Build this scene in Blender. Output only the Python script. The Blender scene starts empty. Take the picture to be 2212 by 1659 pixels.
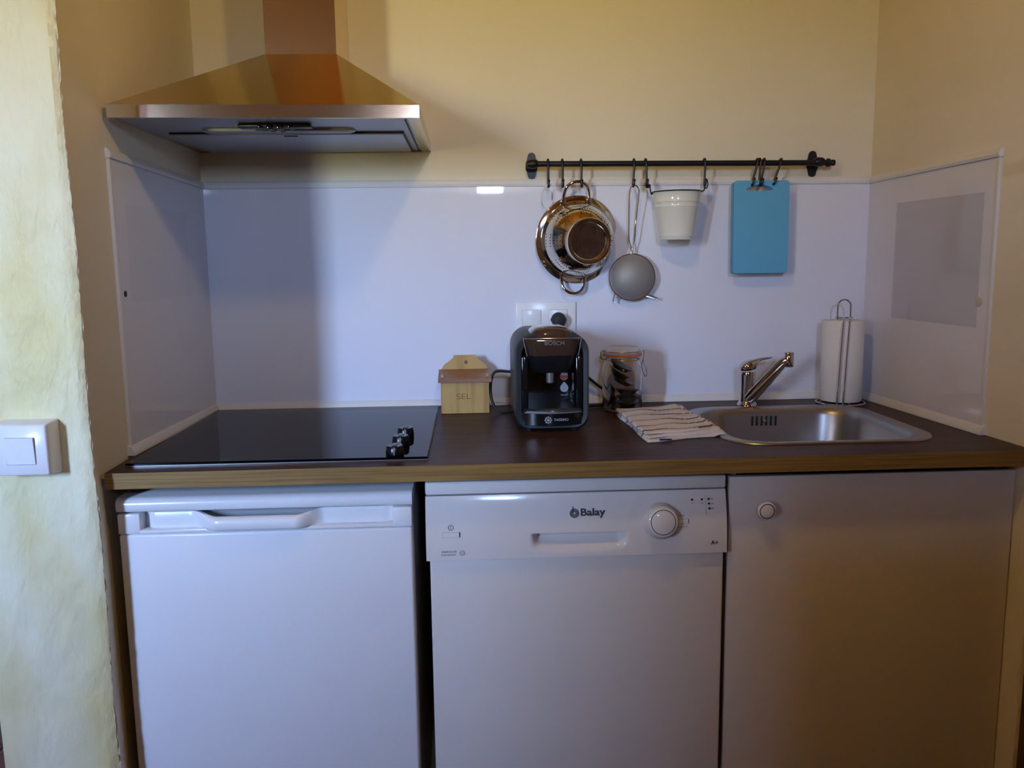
import bpy, bmesh, math, random
from mathutils import Vector, Matrix
random.seed(7)
PI = math.pi
S = bpy.context.scene
COL = S.collection

# ------------------------------------------------------------------ camera
CAM = Vector((0.6516, -2.1385, 1.2642)); YAW, PITCH, ROLL, FPX = 0.0490, 0.1444, -0.0129, 1809.16
fwd = Vector((math.sin(YAW)*math.cos(PITCH), math.cos(YAW)*math.cos(PITCH), -math.sin(PITCH)))
rgt = Vector((math.cos(YAW), -math.sin(YAW), 0)); upv = rgt.cross(fwd)
r2 = rgt*math.cos(ROLL)+upv*math.sin(ROLL); u2 = upv*math.cos(ROLL)-rgt*math.sin(ROLL)
cd = bpy.data.cameras.new('camera'); cam = bpy.data.objects.new('camera', cd); COL.objects.link(cam)
cam.matrix_world = Matrix(((r2.x,u2.x,-fwd.x,CAM.x),(r2.y,u2.y,-fwd.y,CAM.y),(r2.z,u2.z,-fwd.z,CAM.z),(0,0,0,1)))
cd.sensor_fit = 'HORIZONTAL'; cd.sensor_width = 36; cd.lens = 36*FPX/2212; cd.clip_start = .02
S.camera = cam

# ------------------------------------------------------------------ world, light, exposure
wd = bpy.data.worlds.new('world'); S.world = wd; wd.use_nodes = True
wn = wd.node_tree; bg = wn.nodes['Background']
# outdoors seen by the deep window: sunlit fields below, hazy horizon, blue sky above
tcw = wn.nodes.new('ShaderNodeTexCoord'); sepw = wn.nodes.new('ShaderNodeSeparateXYZ'); mrw = wn.nodes.new('ShaderNodeMapRange')
mrw.inputs[1].default_value = -1; mrw.inputs[2].default_value = 1
rw = wn.nodes.new('ShaderNodeValToRGB'); cr = rw.color_ramp
SKY = [(-.25,(.30,.27,.07)),(-.03,(.42,.40,.12)),(.02,(.66,.76,.74)),(.07,(.66,.86,1.20)),(.20,(.78,1.24,2.15)),(.8,(.60,1.02,2.3))]
for k,(p_,c_) in enumerate(SKY):
    e = cr.elements[k] if k<2 else cr.elements.new((p_+1)/2)
    e.position = (p_+1)/2; e.color = (*c_,1)
wn.links.new(tcw.outputs['Generated'], sepw.inputs[0]); wn.links.new(sepw.outputs['Z'], mrw.inputs[0])
wn.links.new(mrw.outputs[0], rw.inputs['Fac']); wn.links.new(rw.outputs['Color'], bg.inputs[0])
bg.inputs[1].default_value = 170
vs = S.view_settings; vs.view_transform = 'Standard'; vs.look = 'None'; vs.exposure = -0.57; vs.gamma = 1
vs.use_curve_mapping = False

def area(name, loc, target, sx, sy, power, color):
    l = bpy.data.lights.new(name, 'AREA'); l.shape = 'RECTANGLE'; l.size = sx; l.size_y = sy
    l.energy = power; l.color = color
    o = bpy.data.objects.new(name, l); COL.objects.link(o); o.location = loc
    d = Vector(target)-Vector(loc); o.rotation_euler = d.to_track_quat('-Z','Y').to_euler()
    return o
# portals in the two window openings: they guide the daylight sampling, give no light of their own
for nm,x,y,z,w,h in (('window_portal',-1.27,-3.61,1.60,.32,.80),('slit_portal',.80,-3.46,1.83,.16,.33)):
    po = area(nm, (x,y,z), (x,0,z), w, h, 1, (1,1,1)); po.data.cycles.is_portal = True

# ------------------------------------------------------------------ materials
def mat(name, col=(.8,.8,.8), rough=.5, metal=0, noise=None, bump=None, spec=.5, coat=0, trans=0, ior=1.45, emis=None, alpha=1, aniso=None):
    m = bpy.data.materials.new(name); m.use_nodes = True
    nt = m.node_tree; b = nt.nodes['Principled BSDF']
    b.inputs['Base Color'].default_value = (*col,1); b.inputs['Roughness'].default_value = rough
    b.inputs['Metallic'].default_value = metal; b.inputs['Specular IOR Level'].default_value = spec
    b.inputs['Coat Weight'].default_value = coat; b.inputs['Coat Roughness'].default_value = .06
    b.inputs['Transmission Weight'].default_value = trans; b.inputs['IOR'].default_value = ior
    b.inputs['Alpha'].default_value = alpha
    if emis: b.inputs['Emission Color'].default_value = (*emis[0],1); b.inputs['Emission Strength'].default_value = emis[1]
    tc = nt.nodes.new('ShaderNodeTexCoord')
    def ntex(scale, stretch=(1,1,1), detail=5):
        mp = nt.nodes.new('ShaderNodeMapping'); mp.inputs['Scale'].default_value = stretch
        nt.links.new(tc.outputs['Object'], mp.inputs['Vector'])
        n = nt.nodes.new('ShaderNodeTexNoise'); n.inputs['Scale'].default_value = scale; n.inputs['Detail'].default_value = detail
        nt.links.new(mp.outputs[0], n.inputs['Vector']); return n
    if noise:   # (scale, second colour, stretch, lo, hi)
        sc, c2, st, lo, hi = noise
        n = ntex(sc, st); r = nt.nodes.new('ShaderNodeValToRGB')
        r.color_ramp.elements[0].position = lo; r.color_ramp.elements[0].color = (*col,1)
        r.color_ramp.elements[1].position = hi; r.color_ramp.elements[1].color = (*c2,1)
        nt.links.new(n.outputs['Fac'], r.inputs['Fac']); nt.links.new(r.outputs['Color'], b.inputs['Base Color'])
    if bump:    # (scale, strength, stretch, distance)
        sc, stg, st, dist = bump
        n = ntex(sc, st, 6); bp = nt.nodes.new('ShaderNodeBump'); bp.inputs['Strength'].default_value = stg; bp.inputs['Distance'].default_value = dist
        nt.links.new(n.outputs['Fac'], bp.inputs['Height']); nt.links.new(bp.outputs['Normal'], b.inputs['Normal'])
    return m
U1 = (1,1,1)
M = {}
M['paint'] = mat('cream_wall_paint', (.71,.635,.475), .62, noise=(2.2,(.74,.67,.515),U1,.35,.7), bump=(18,.12,U1,.01))
M['ochre'] = mat('ochre_rendered_wall', (.54,.31,.12), .6, noise=(2,(.60,.36,.15),U1,.35,.7), bump=(18,.15,U1,.01))
M['rough_plaster'] = mat('rough_cream_plaster', (.68,.59,.28), .5, noise=(6,(.80,.76,.54),(1,1,.4),.36,.62), bump=(30,.8,(1,1,.5),.010))
M['panel'] = mat('white_gloss_panel', (.75,.755,.85), .03, spec=.6)
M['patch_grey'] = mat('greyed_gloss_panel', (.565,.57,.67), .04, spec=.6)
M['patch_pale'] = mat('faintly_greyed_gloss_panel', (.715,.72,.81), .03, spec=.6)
M['trim_white'] = mat('white_plastic_profile', (.74,.72,.70), .3)
M['ceiling'] = mat('dark_ceiling_boards', (.60,.29,.075), .5, noise=(4,(.66,.35,.10),(.3,6,1),.3,.7))
M['tile'] = mat('terracotta_tile', (.16,.045,.035), .45, noise=(3,(.10,.035,.03),U1,.3,.7), bump=(30,.2,U1,.004))
M['grout'] = mat('grey_grout', (.34,.30,.27), .8, bump=(60,.3,U1,.004))
M['darkwood'] = mat('dark_wood_post', (.07,.035,.015), .5, noise=(7,(.10,.05,.022),(8,8,.5),.3,.7))
M['worktop'] = mat('walnut_laminate', (.036,.015,.009), .36, noise=(9,(.072,.034,.020),(.7,14,14),.38,.66), bump=(40,.08,(.6,16,16),.002), spec=.5, ior=1.16)
M['worktop_edge_lit'] = mat('walnut_laminate_lit_edge', (.18,.10,.024), .5, noise=(11,(.28,.165,.042),(.5,16,26),.36,.64))  # worktop laminate lightened, window light on its front put into the colour
M['appliance'] = mat('white_enamel', (.76,.77,.79), .28, spec=.5)
M['dishwasher_white'] = mat('greyish_white_enamel', (.70,.66,.62), .3, spec=.45)
M['dishwasher_plastic'] = mat('greyish_white_plastic', (.72,.68,.645), .09, spec=.5)
M['appliance_plastic'] = mat('white_appliance_plastic', (.78,.78,.79), .2, spec=.5)
M['melamine'] = mat('white_melamine', (.66,.61,.57), .42)
M['black'] = mat('black_plastic', (.008,.008,.009), .3)
M['black_gloss'] = mat('black_gloss_plastic', (.006,.006,.007), .09)
M['black_matte'] = mat('black_rubber', (.01,.01,.011), .6)
M['iron'] = mat('black_iron', (.012,.011,.011), .38, metal=.3, bump=(70,.15,U1,.002))
M['hob_glass'] = mat('black_ceramic_glass', (.002,.002,.003), .03, spec=.5, ior=1.17)
M['knob_black'] = mat('knob_black', (.005,.005,.006), .25)
M['steel'] = mat('brushed_steel', (.60,.51,.39), .12, metal=1, bump=(60,.03,(1,30,30),.001))
M['steel_duct'] = mat('warm_reflection_steel', (.88,.72,.50), .15, metal=1)  # brighter warm reflection put into this copy of the hood steel
M['steel_smooth'] = mat('polished_steel', (.72,.68,.62), .09, metal=1)
M['steel_dull'] = mat('dull_steel', (.40,.39,.385), .34, metal=1, bump=(60,.05,(20,1,1),.001))
M['chrome'] = mat('chrome', (.62,.61,.64), .05, metal=1)
M['filter'] = mat('hood_filter_panel', (.42,.44,.49), .38, metal=.5)
M['lens_grey'] = mat('grey_lamp_cover', (.34,.36,.42), .3)
M['groove'] = mat('dark_groove', (.012,.012,.014), .6)
M['grey_print'] = mat('dark_grey_print', (.03,.03,.04), .5)
M['light_print'] = mat('light_grey_print', (.33,.33,.35), .5)
M['pine'] = mat('varnished_pine', (.52,.33,.115), .36, noise=(7,(.34,.19,.055),(9,9,.55),.45,.75), bump=(30,.1,(12,12,.6),.002))
M['pine_lid'] = mat('red_brown_varnished_wood', (.27,.115,.045), .3, noise=(7,(.19,.075,.03),(.6,9,9),.4,.7))
M['pine_dark'] = mat('burnt_wood_engraving', (.16,.085,.03), .6)
M['grey_shell'] = mat('dark_grey_shell', (.026,.029,.031), .42)
M['smoke'] = mat('smoked_brown_lid', (.05,.028,.02), .08, coat=.6)
M['silver'] = mat('silver_plastic', (.55,.55,.56), .22, metal=.8)
M['red_sticker'] = mat('red_sticker', (.35,.10,.085), .4)
M['white_sticker'] = mat('white_sticker', (.6,.6,.62), .4)
M['glass'] = mat('clear_glass', (.96,.97,.97), .0, trans=1, ior=1.3)
M['lid_glass'] = mat('frosted_glass', (.86,.84,.84), .25, trans=.6, ior=1.35)
M['rubber_orange'] = mat('orange_rubber_seal', (.55,.16,.06), .42)
M['wire'] = mat('galvanised_wire', (.42,.42,.44), .25, metal=1)
M['pod'] = mat('dark_pod_plastic', (.018,.015,.017), .22)
M['pod_foil'] = mat('pod_foil', (.12,.085,.075), .35, metal=.4)
M['enamel'] = mat('cream_white_enamel', (.80,.79,.70), .16, coat=.3)
M['blue'] = mat('blue_board_plastic', (.12,.40,.62), .42, bump=(180,.12,U1,.001))
M['blue_back'] = mat('pale_blue_board_plastic', (.11,.30,.46), .42)
M['translucent'] = mat('white_translucent_plastic', (.72,.70,.74), .35)
M['paper'] = mat('white_paper_towel', (.80,.77,.72), .9, bump=(150,.35,U1,.002))
M['white_switch'] = mat('white_switch_plastic', (.80,.80,.82), .22)
M['crumb'] = mat('pale_cap', (.62,.56,.55), .5)

def mesh_material_sieve():
    m = bpy.data.materials.new('fine_steel_mesh'); m.use_nodes = True; nt = m.node_tree
    b = nt.nodes['Principled BSDF']; b.inputs['Base Color'].default_value = (.33,.31,.29,1)
    b.inputs['Metallic'].default_value = .35; b.inputs['Roughness'].default_value = .55
    tc = nt.nodes.new('ShaderNodeTexCoord'); ck = nt.nodes.new('ShaderNodeTexBrick')
    mp = nt.nodes.new('ShaderNodeMapping'); mp.inputs['Rotation'].default_value = (PI/2,0,0)
    nt.links.new(tc.outputs['Object'], mp.inputs['Vector']); nt.links.new(mp.outputs[0], ck.inputs['Vector'])
    ck.offset = 0; ck.inputs['Scale'].default_value = 420; ck.inputs['Mortar Size'].default_value = .22
    ck.inputs['Brick Width'].default_value = 1; ck.inputs['Row Height'].default_value = 1
    mr = nt.nodes.new('ShaderNodeMapRange'); mr.inputs[3].default_value = .62; mr.inputs[4].default_value = 1
    nt.links.new(ck.outputs['Fac'], mr.inputs[0]); nt.links.new(mr.outputs[0], b.inputs['Alpha'])
    return m
M['sieve'] = mesh_material_sieve()

def towel_material():
    m = bpy.data.materials.new('striped_cotton'); m.use_nodes = True; nt = m.node_tree
    b = nt.nodes['Principled BSDF']; b.inputs['Roughness'].default_value = .95
    at = nt.nodes.new('ShaderNodeAttribute'); at.attribute_name = 'stripe'
    mx = nt.nodes.new('ShaderNodeMix'); mx.data_type = 'RGBA'
    mx.inputs[6].default_value = (.66,.60,.58,1); mx.inputs[7].default_value = (.07,.035,.04,1)
    nt.links.new(at.outputs['Fac'], mx.inputs[0]); nt.links.new(mx.outputs[2], b.inputs['Base Color'])
    tc = nt.nodes.new('ShaderNodeTexCoord'); n = nt.nodes.new('ShaderNodeTexNoise'); n.inputs['Scale'].default_value = 500
    bp = nt.nodes.new('ShaderNodeBump'); bp.inputs['Strength'].default_value = .4; bp.inputs['Distance'].default_value = .001
    nt.links.new(tc.outputs['Object'], n.inputs['Vector']); nt.links.new(n.outputs['Fac'], bp.inputs['Height']); nt.links.new(bp.outputs['Normal'], b.inputs['Normal'])
    return m
M['towel'] = towel_material()

# ------------------------------------------------------------------ helpers
class MB:
    """collects shapes (world coordinates) into one mesh"""
    def __init__(s): s.bm = bmesh.new()
    def _xf(s, vs, mtx):
        if mtx is not None: bmesh.ops.transform(s.bm, matrix=mtx, verts=vs)
    def box(s, x0,x1,y0,y1,z0,z1, bev=0, seg=2, mtx=None):
        r = bmesh.ops.create_cube(s.bm, size=1); v = r['verts']
        bmesh.ops.transform(s.bm, matrix=Matrix.Translation(((x0+x1)/2,(y0+y1)/2,(z0+z1)/2)) @ Matrix.Diagonal((x1-x0,y1-y0,z1-z0,1)), verts=v)
        if bev:
            e = list({e for w in v for e in w.link_edges})
            rr = bmesh.ops.bevel(s.bm, geom=e, offset=bev, segments=seg, affect='EDGES', profile=.5)
            v = list({w for f in rr['faces'] for w in f.verts} | {w for w in v if w.is_valid})
        s._xf(v, mtx); return s
    def prism(s, pts, axis, a, b, mtx=None):
        """polygon extruded along axis ('x','y','z') from a to b; pts are the other two coordinates in xyz order"""
        def mk(p,t):
            return {'x':(t,p[0],p[1]),'y':(p[0],t,p[1]),'z':(p[0],p[1],t)}[axis]
        A = [s.bm.verts.new(mk(p,a)) for p in pts]; B = [s.bm.verts.new(mk(p,b)) for p in pts]
        n = len(pts)
        s.bm.faces.new(A); s.bm.faces.new(B[::-1])
        for i in range(n): s.bm.faces.new((A[i],A[(i+1)%n],B[(i+1)%n],B[i]))
        s._xf(A+B, mtx); return s
    def loft(s, rings, cap0=True, cap1=True, closed=True, mtx=None):
        R = [[s.bm.verts.new(p) for p in ring] for ring in rings]; n = len(R[0])
        for a,b in zip(R,R[1:]):
            for i in range(n if closed else n-1):
                j = (i+1)%n; s.bm.faces.new((a[i],a[j],b[j],b[i]))
        if cap0: s.bm.faces.new(R[0][::-1])
        if cap1: s.bm.faces.new(R[-1])
        s._xf([v for r in R for v in r], mtx); return s
    def lathe(s, prof, c, axis='z', n=40, cap0=True, cap1=True, mtx=None):
        """prof: (radius, offset along axis)"""
        rings = []
        for r,h in prof:
            ring = []
            for i in range(n):
                a = 2*PI*i/n; u,w = r*math.cos(a), r*math.sin(a)
                ring.append({'z':(c[0]+u,c[1]+w,c[2]+h),'y':(c[0]+u,c[1]+h,c[2]+w),'x':(c[0]+h,c[1]+u,c[2]+w)}[axis])
            rings.append(ring)
        return s.loft(rings, cap0, cap1, mtx=mtx)
    def tube(s, path, r, n=10, closed=False, mtx=None, caps=True):
        P = [Vector(p) for p in path]; k = len(P); rings = []
        R = r if isinstance(r,(list,tuple)) else [r]*k
        prev = None
        for i in range(k):
            if closed: t = P[(i+1)%k]-P[i-1]
            else: t = P[min(i+1,k-1)]-P[max(i-1,0)]
            t.normalize()
            if prev is None:
                a = Vector((0,0,1)) if abs(t.z)<.9 else Vector((1,0,0)); u = t.cross(a).normalized()
            else:
                u = (prev - t*prev.dot(t)).normalized()
            prev = u; w = t.cross(u)
            rings.append([P[i]+u*R[i]*math.cos(2*PI*j/n)+w*R[i]*math.sin(2*PI*j/n) for j in range(n)])
        if closed: rings.append(rings[0])
        return s.loft(rings, caps and not closed, caps and not closed, mtx=mtx)
    def sphere(s, c, r, sc=(1,1,1), n=16):
        bmesh.ops.create_uvsphere(s.bm, u_segments=n, v_segments=n//2+2, radius=r, matrix=Matrix.Translation(c) @ Matrix.Diagonal((*sc,1))); return s
    def mesh(s, name, smooth=True, ang=38):
        bmesh.ops.remove_doubles(s.bm, verts=s.bm.verts, dist=1e-6)
        bmesh.ops.recalc_face_normals(s.bm, faces=s.bm.faces)
        me = bpy.data.meshes.new(name); s.bm.to_mesh(me); s.bm.free()
        if smooth:
            me.polygons.foreach_set('use_smooth', [True]*len(me.polygons)); me.set_sharp_from_angle(angle=math.radians(ang))
        return me
    def build(s, name, m, parent=None, label=None, **k):
        me = s.mesh(name, **k); return link(name, me, m, parent, label)

def link(name, me, m, parent=None, label=None):
    o = bpy.data.objects.new(name, me); COL.objects.link(o)
    if m is not None:
        me.materials.clear(); me.materials.append(M[m] if isinstance(m,str) else m)
    if parent is not None:
        o.parent = parent; o.matrix_parent_inverse = Matrix.Translation(-Vector(parent.get('base',(0,0,0))))
    if label: o['label'] = label
    return o
def thing(name, label, cat, base=(0,0,0), group=None):
    o = bpy.data.objects.new(name, None); COL.objects.link(o); o.location = base; o['base'] = list(base)
    o.empty_display_size = .05; return tag(o, label, cat, group)
def tag(o, label, cat, group=None):
    o['label'] = label; o['category'] = cat
    if group: o['group'] = group
    return o
def struct(o): o['kind'] = 'structure'; return o
def rrect(x0,x1,y0,y1,r,n=8):
    out = []
    for cx,cy,a0 in ((x1-r,y1-r,0),(x0+r,y1-r,PI/2),(x0+r,y0+r,PI),(x1-r,y0+r,1.5*PI)):
        for i in range(n+1):
            a = a0+PI/2*i/n; out.append((cx+r*math.cos(a), cy+r*math.sin(a)))
    return out
def smooth_path(pts, k=8, closed=False):
    P = [Vector(p) for p in pts]; n = len(P); out = []
    rng = range(n if closed else n-1)
    for i in rng:
        a = P[(i-1)%n] if (closed or i>0) else P[0]; b = P[i]; c = P[(i+1)%n]; d = P[(i+2)%n] if (closed or i+2<n) else P[-1]
        for j in range(k):
            t = j/k
            out.append(.5*((2*b)+(c-a)*t+(2*a-5*b+4*c-d)*t*t+(3*b-a-3*c+d)*t**3))
    if not closed: out.append(P[-1])
    return out
def text_mesh(s, size, name, bold=0, extrude=.0002, squeeze=1):
    c = bpy.data.curves.new(name,'FONT'); c.body = s; c.size = size; c.extrude = extrude; c.offset = bold; c.align_x = 'CENTER'; c.align_y = 'CENTER'
    o = bpy.data.objects.new(name,c); COL.objects.link(o)
    dg = bpy.context.evaluated_depsgraph_get(); me = bpy.data.meshes.new_from_object(o.evaluated_get(dg))
    bpy.data.objects.remove(o); bpy.data.curves.remove(c)
    me.transform(Matrix.Diagonal((squeeze,1,1,1)))
    return me
def text(s, size, loc, m, parent, name='lettering', tilt=0, bold=0, squeeze=1):
    me = text_mesh(s, size, name, bold, squeeze=squeeze)
    me.transform(Matrix.Translation(loc) @ Matrix.Rotation(PI/2-tilt,4,'X'))
    return link(name, me, m, parent)
def sstep(a,b,x):
    t = min(1,max(0,(x-a)/(b-a))); return t*t*(3-2*t)
def hn(i, k=0):
    v = math.sin(i*12.9898+k*78.233)*43758.5453; return v-math.floor(v)

# ------------------------------------------------------------------ the room
H = 2.5
def wall_prism(name, plan, m, z0=0, z1=H, jitter=(), amp=.0025, levels=1):
    b = MB(); rings = []
    for k in range(levels+1):
        z = z0+(z1-z0)*k/levels; ring = []
        for i,p in enumerate(plan):
            dx = dy = 0
            if i in jitter:
                dx = amp*((hn(k,i)-.5)*.9+.5*math.sin(z*13+i)); dy = amp*(hn(k,i+5)-.5)
            ring.append((p[0]+dx,p[1]+dy,z))
        rings.append(ring)
    b.loft(rings)
    return struct(b.build(name, m, ang=50))
wall_back = wall_prism('wall_back', [(-.15,.1),(-.15,0),(1.80,0),(1.80,.1)], 'paint')
PX, PY = -.006, -.685           # front corner of the stub wall beside the fridge
wall_left = wall_prism('wall_left', [(-.205,.9),(-.205,PY),(-.10,PY-.001),(-.014,PY),(PX,PY+.004),(-.019,-.62),(-.019,-.5),(0,0),(0,.9)], 'paint', levels=260, jitter=(3,4), amp=.003)
b = MB(); gx, gz = 20, 420; rows = []          # thick uneven render coat on the stub wall's end
for k in range(gz+1):
    z = H*k/gz; row = []
    for i in range(gx+1):
        t = i/gx; x = -.207+t*(PX-.0005+.207)
        edge = .0022*((hn(k,3)-.5)+.6*math.sin(z*11)) if i==gx else 0
        y = PY-.004-.0012*math.sin(x*37+z*5)*math.sin(z*9.3+x*20)-.0004*hn(k*gx+i,2)
        if i==gx: y = PY+.002
        row.append((x+edge,y,z))
    rows.append(row)
b.loft(rows, False, False, closed=False)
o = b.build('plaster_coat', 'rough_plaster', wall_left, 'rough cream whitewashed plaster')
wall_right = wall_prism('wall_right', [(1.6795,0),(1.713,-.64),(1.717,-.645),(1.85,-.645),(1.85,.1),(1.6795,.1)], 'paint', levels=200, jitter=(2,), amp=.004)
struct(MB().box(1.722,1.855,-.668,-.6455,0,H,.003).build('trim_1','darkwood'))['label'] = 'dark brown wooden post at the end of the right wall'
XL, XR, YR, YB = -2.6, 2.7, -2.75, .9
YO = -3.60                                              # outer face: the rear wall is very thick
struct(MB().box(XL-.1,-.2,YB,YB+.1,0,H).build('wall_far_left','paint'))
struct(MB().box(XL-.1,XL,YR,YB,0,H).build('wall_side_left','paint'))
struct(MB().box(XR,XR+.1,YR,.1,0,H).build('wall_side_right','paint'))
struct(MB().box(1.85,XR,0,.1,0,H).build('wall_far_right','paint'))
b = MB(); ox0, ox1, oz0, oz1 = -1.46,-.655,1.18,2.02   # very deep window embrasure
YS = -3.45                                              # the wall is thinner right of it
b.box(XL-.1,ox0,YO,YR,0,H); b.box(ox1,-.2,YO,YR,0,H); b.box(ox0,ox1,YO,YR,0,oz0); b.box(ox0,ox1,YO,YR,oz1,H)
b.box(-.2,.40,YS,YR,0,H); b.box(1.20,XR+.1,YS,YR,0,H); b.box(.40,1.20,YS,YR,0,1.66); b.box(.40,1.20,YS,YR,2.0,H)
b.prism([(.40,YR),(.715,YS),(.40,YS)],'z',1.66,2.0); b.prism([(1.20,YR),(.885,YS),(1.20,YS)],'z',1.66,2.0)
struct(b.build('wall_rear','ochre',smooth=False))
struct(MB().box(XL,XR,YR,YR+.14,2.16,H,.008).build('ceiling_beam','ceiling'))  # unseen beam added for its orange reflection in the hood chimney
fr = MB()
for x0,x1,z0,z1 in ((ox0,-1.435,oz0,oz1),(-.71,ox1,oz0,oz1),(-1.435,-.71,oz0,oz0+.02),(-1.435,-.71,oz1-.02,oz1)): fr.box(x0,x1,YO+.0,YO+.05,z0,z1,.004)
win = struct(fr.build('window_1','trim_white'))
fr = MB()
for x0,x1,z0,z1 in ((.715,.720,1.66,2.0),(.880,.885,1.66,2.0),(.720,.880,1.66,1.664),(.720,.880,1.996,2.0)): fr.box(x0,x1,YS,YS+.04,z0,z1,.002)
struct(fr.build('window_2','trim_white'))
def light_mask():  # unseen cloth added to cover part of the window and give blue light
    m = bpy.data.materials.new('blue_mask_cloth'); m.use_nodes = True; nt = m.node_tree; nt.nodes.remove(nt.nodes['Principled BSDF'])
    tr = nt.nodes.new('ShaderNodeBsdfTranslucent'); tr.inputs[0].default_value = (.035,.065,.125,1)
    df = nt.nodes.new('ShaderNodeBsdfDiffuse'); df.inputs[0].default_value = (.10,.20,.42,1)
    ad = nt.nodes.new('ShaderNodeAddShader'); nt.links.new(tr.outputs[0],ad.inputs[0]); nt.links.new(df.outputs[0],ad.inputs[1])
    nt.links.new(ad.outputs[0], nt.nodes['Material Output'].inputs[0])
    b = MB(); n = 160; rows = []
    for z in (oz0+.012,1.4,1.7,oz1-.03):
        rows.append([(-1.12+(.43)*i/n, YO+.075+.012*math.sin(i*.62+(z-1.2)*.8), z) for i in range(n+1)])
    b.loft(rows,False,False,closed=False)
    tag(b.build('light_mask',m),'added blue cloth masking half the deep rear window and tinting its light','light_mask')
light_mask()
struct(MB().box(XL-.1,XR+.1,YO-.1,YB+.1,H,H+.1).build('ceiling','ceiling'))
for k in range(7):
    x = XL+.3+k*.8
    o = struct(MB().box(x,x+.13,YR,YB if x<-.35 else 0,H-.09,H,.006).build('ceiling_beam','ceiling')) if (x+.13<-.21 or x>1.9) else struct(MB().box(x,x+.13,YR,-.69 if (x<.05 or x>1.6) else -.02,H-.09,H,.006).build('ceiling_beam','ceiling'))
# floor with square terracotta tiles
floor = struct(MB().box(XL-.1,XR+.1,YR-.1,YB+.1,-.1,-.004).build('floor','grout'))
tb = MB().box(-.0715,.0715,-.0715,.0715,-.008,.002,.003,1); tile_me = tb.mesh('tile'); rest = MB()
near = 0
for i in range(-17,18):
    for j in range(-22,6):
        x, y = -.238+i*.15, .09+j*.15
        if x<XL+.08 or x>XR-.08 or y<YR+.08 or y>YB-.07: continue
        if y>-.75 and -.30<x<1.9: continue
        if near<170 and -1.4<x<-.3 and y>-1.3:
            near += 1; o = link('tile', tile_me, 'tile', floor); o.location = (x,y,(hn(i,j)-.5)*.001)
        else: rest.box(x-.0715,x+.0715,y-.0715,y+.0715,-.008,.002)
o = rest.build('tile_field','tile',floor,smooth=False); o['kind'] = 'stuff'

# pendant lamp over the room (out of frame), its warm light shades the wall below the hood
def pendant():
    L = (.78,-1.02,1.97)
    t = thing('pendant_lamp','bare warm pendant bulb hanging from the dark ceiling','lamp',L)
    MB().tube([(L[0],L[1],H),(L[0],L[1],L[2]+.1)],.004).build('cord','black_matte',t)
    MB().lathe([(.012,.1),(.016,.09),(.016,.055),(.013,.05)],L).build('lamp_holder','black',t)
    MB().sphere((L[0],L[1],L[2]+.022),.028).build('bulb',mat('warm_bulb',(1,.8,.5),.4,emis=((1,.65,.3),6)),t)
    l = bpy.data.lights.new('pendant_light','POINT'); l.energy = 10.5; l.color = (1,.72,.25); l.shadow_soft_size = .035
    o = bpy.data.objects.new('pendant_light',l); COL.objects.link(o); o.location = (L[0],L[1],L[2]-.045)
pendant()

# ------------------------------------------------------------------ splash panels
def wall_point(side, y):
    return (-.019*min(1,-y/.5) if side=='l' else 1.6795+(.0335)*(-y/.64))
ZP0, ZP1 = .9005, 1.467
p = thing('backsplash_panel','long white glossy splash panel on the back wall behind the worktop','panel',(.84,0,.9))
MB().box(.004,1.676,-.005,-.0003,ZP0+.004,ZP1-.004).build('sheet','panel',p)
prof_top = [(0,-.010),(-.009,-.010),(-.011,-.004),(-.008,.004),(-.003,.008),(0,.008)]
MB().prism([(y,ZP1-.006+z) for y,z in prof_top],'x',.004,1.675).build('top_profile','trim_white',p)
MB().prism([(0,ZP0),(-.016,ZP0),(-.016,ZP0+.004),(-.008,ZP0+.017),(0,ZP0+.02)],'x',.006,1.672).build('bottom_profile','trim_white',p)
def side_panel(side, yend, label, rise, patch):
    s = 1 if side=='l' else -1
    x0, x1 = wall_point(side,0), wall_point(side,yend)
    t = thing('backsplash_panel',label,'panel',((x0+x1)/2,yend/2,.9))
    d = Vector((x1-x0,yend)); L = d.length; ang = math.atan2(d.y,d.x)
    # local frame: u along wall from the back corner, w out of the wall
    u = d/L; w = Vector((-u.y,u.x)); w = w if w.x*s>0 else -w
    def P(a,c): q = Vector((x0,0))+u*a+w*c; return (q.x,q.y)
    MB().loft([[(*P(a,c),z_) for a,c,z_ in ((.005,.0004,z0),(L,.0004,z1),(L,.005,z1),(.005,.005,z0))] for z0,z1 in ((ZP0+.004,ZP0+.004),(ZP1-.004,ZP1-.004+rise))]).build('sheet','panel',t,smooth=False)
    for nm,zz,pr in (('top_profile',ZP1-.006,[(0,-.010),(.009,-.010),(.011,-.004),(.008,.004),(.003,.008),(0,.008)]),('bottom_profile',ZP0,[(0,0),(.015,0),(.015,.004),(.008,.017),(0,.02)])):
        e = L+(.006 if nm=='top_profile' else .012)
        rings = [[(*P(a,c),zz+h+(rise*a/L if nm=='top_profile' else 0)) for c,h in pr] for a in (.012,e)]
        MB().loft(rings).build(nm,'trim_white',t)
    MB().prism([P(L-.002,0),P(L+.0035,0),P(L+.0035,.0065),P(L-.002,.0065)],'z',ZP0+.01,ZP1-.004+rise).build('end_profile','trim_white',t)
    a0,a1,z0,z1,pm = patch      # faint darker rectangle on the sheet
    MB().loft([[(*P(a,c),z_) for a,c in ((a0,.0048),(a1,.0048),(a1,.0053),(a0,.0053))] for z_ in (z0,z1)]).build('darker_patch',pm,t,'slightly darker rectangular patch',smooth=False)
    return t, P, L
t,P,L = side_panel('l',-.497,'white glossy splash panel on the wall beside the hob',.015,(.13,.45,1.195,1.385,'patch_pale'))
q = P(L-.022,.005); MB().lathe([(.006,0),(.006,.0012),(.003,.0016)],(q[0],q[1],1.213),'x',14).build('screw','groove',t)
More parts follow.
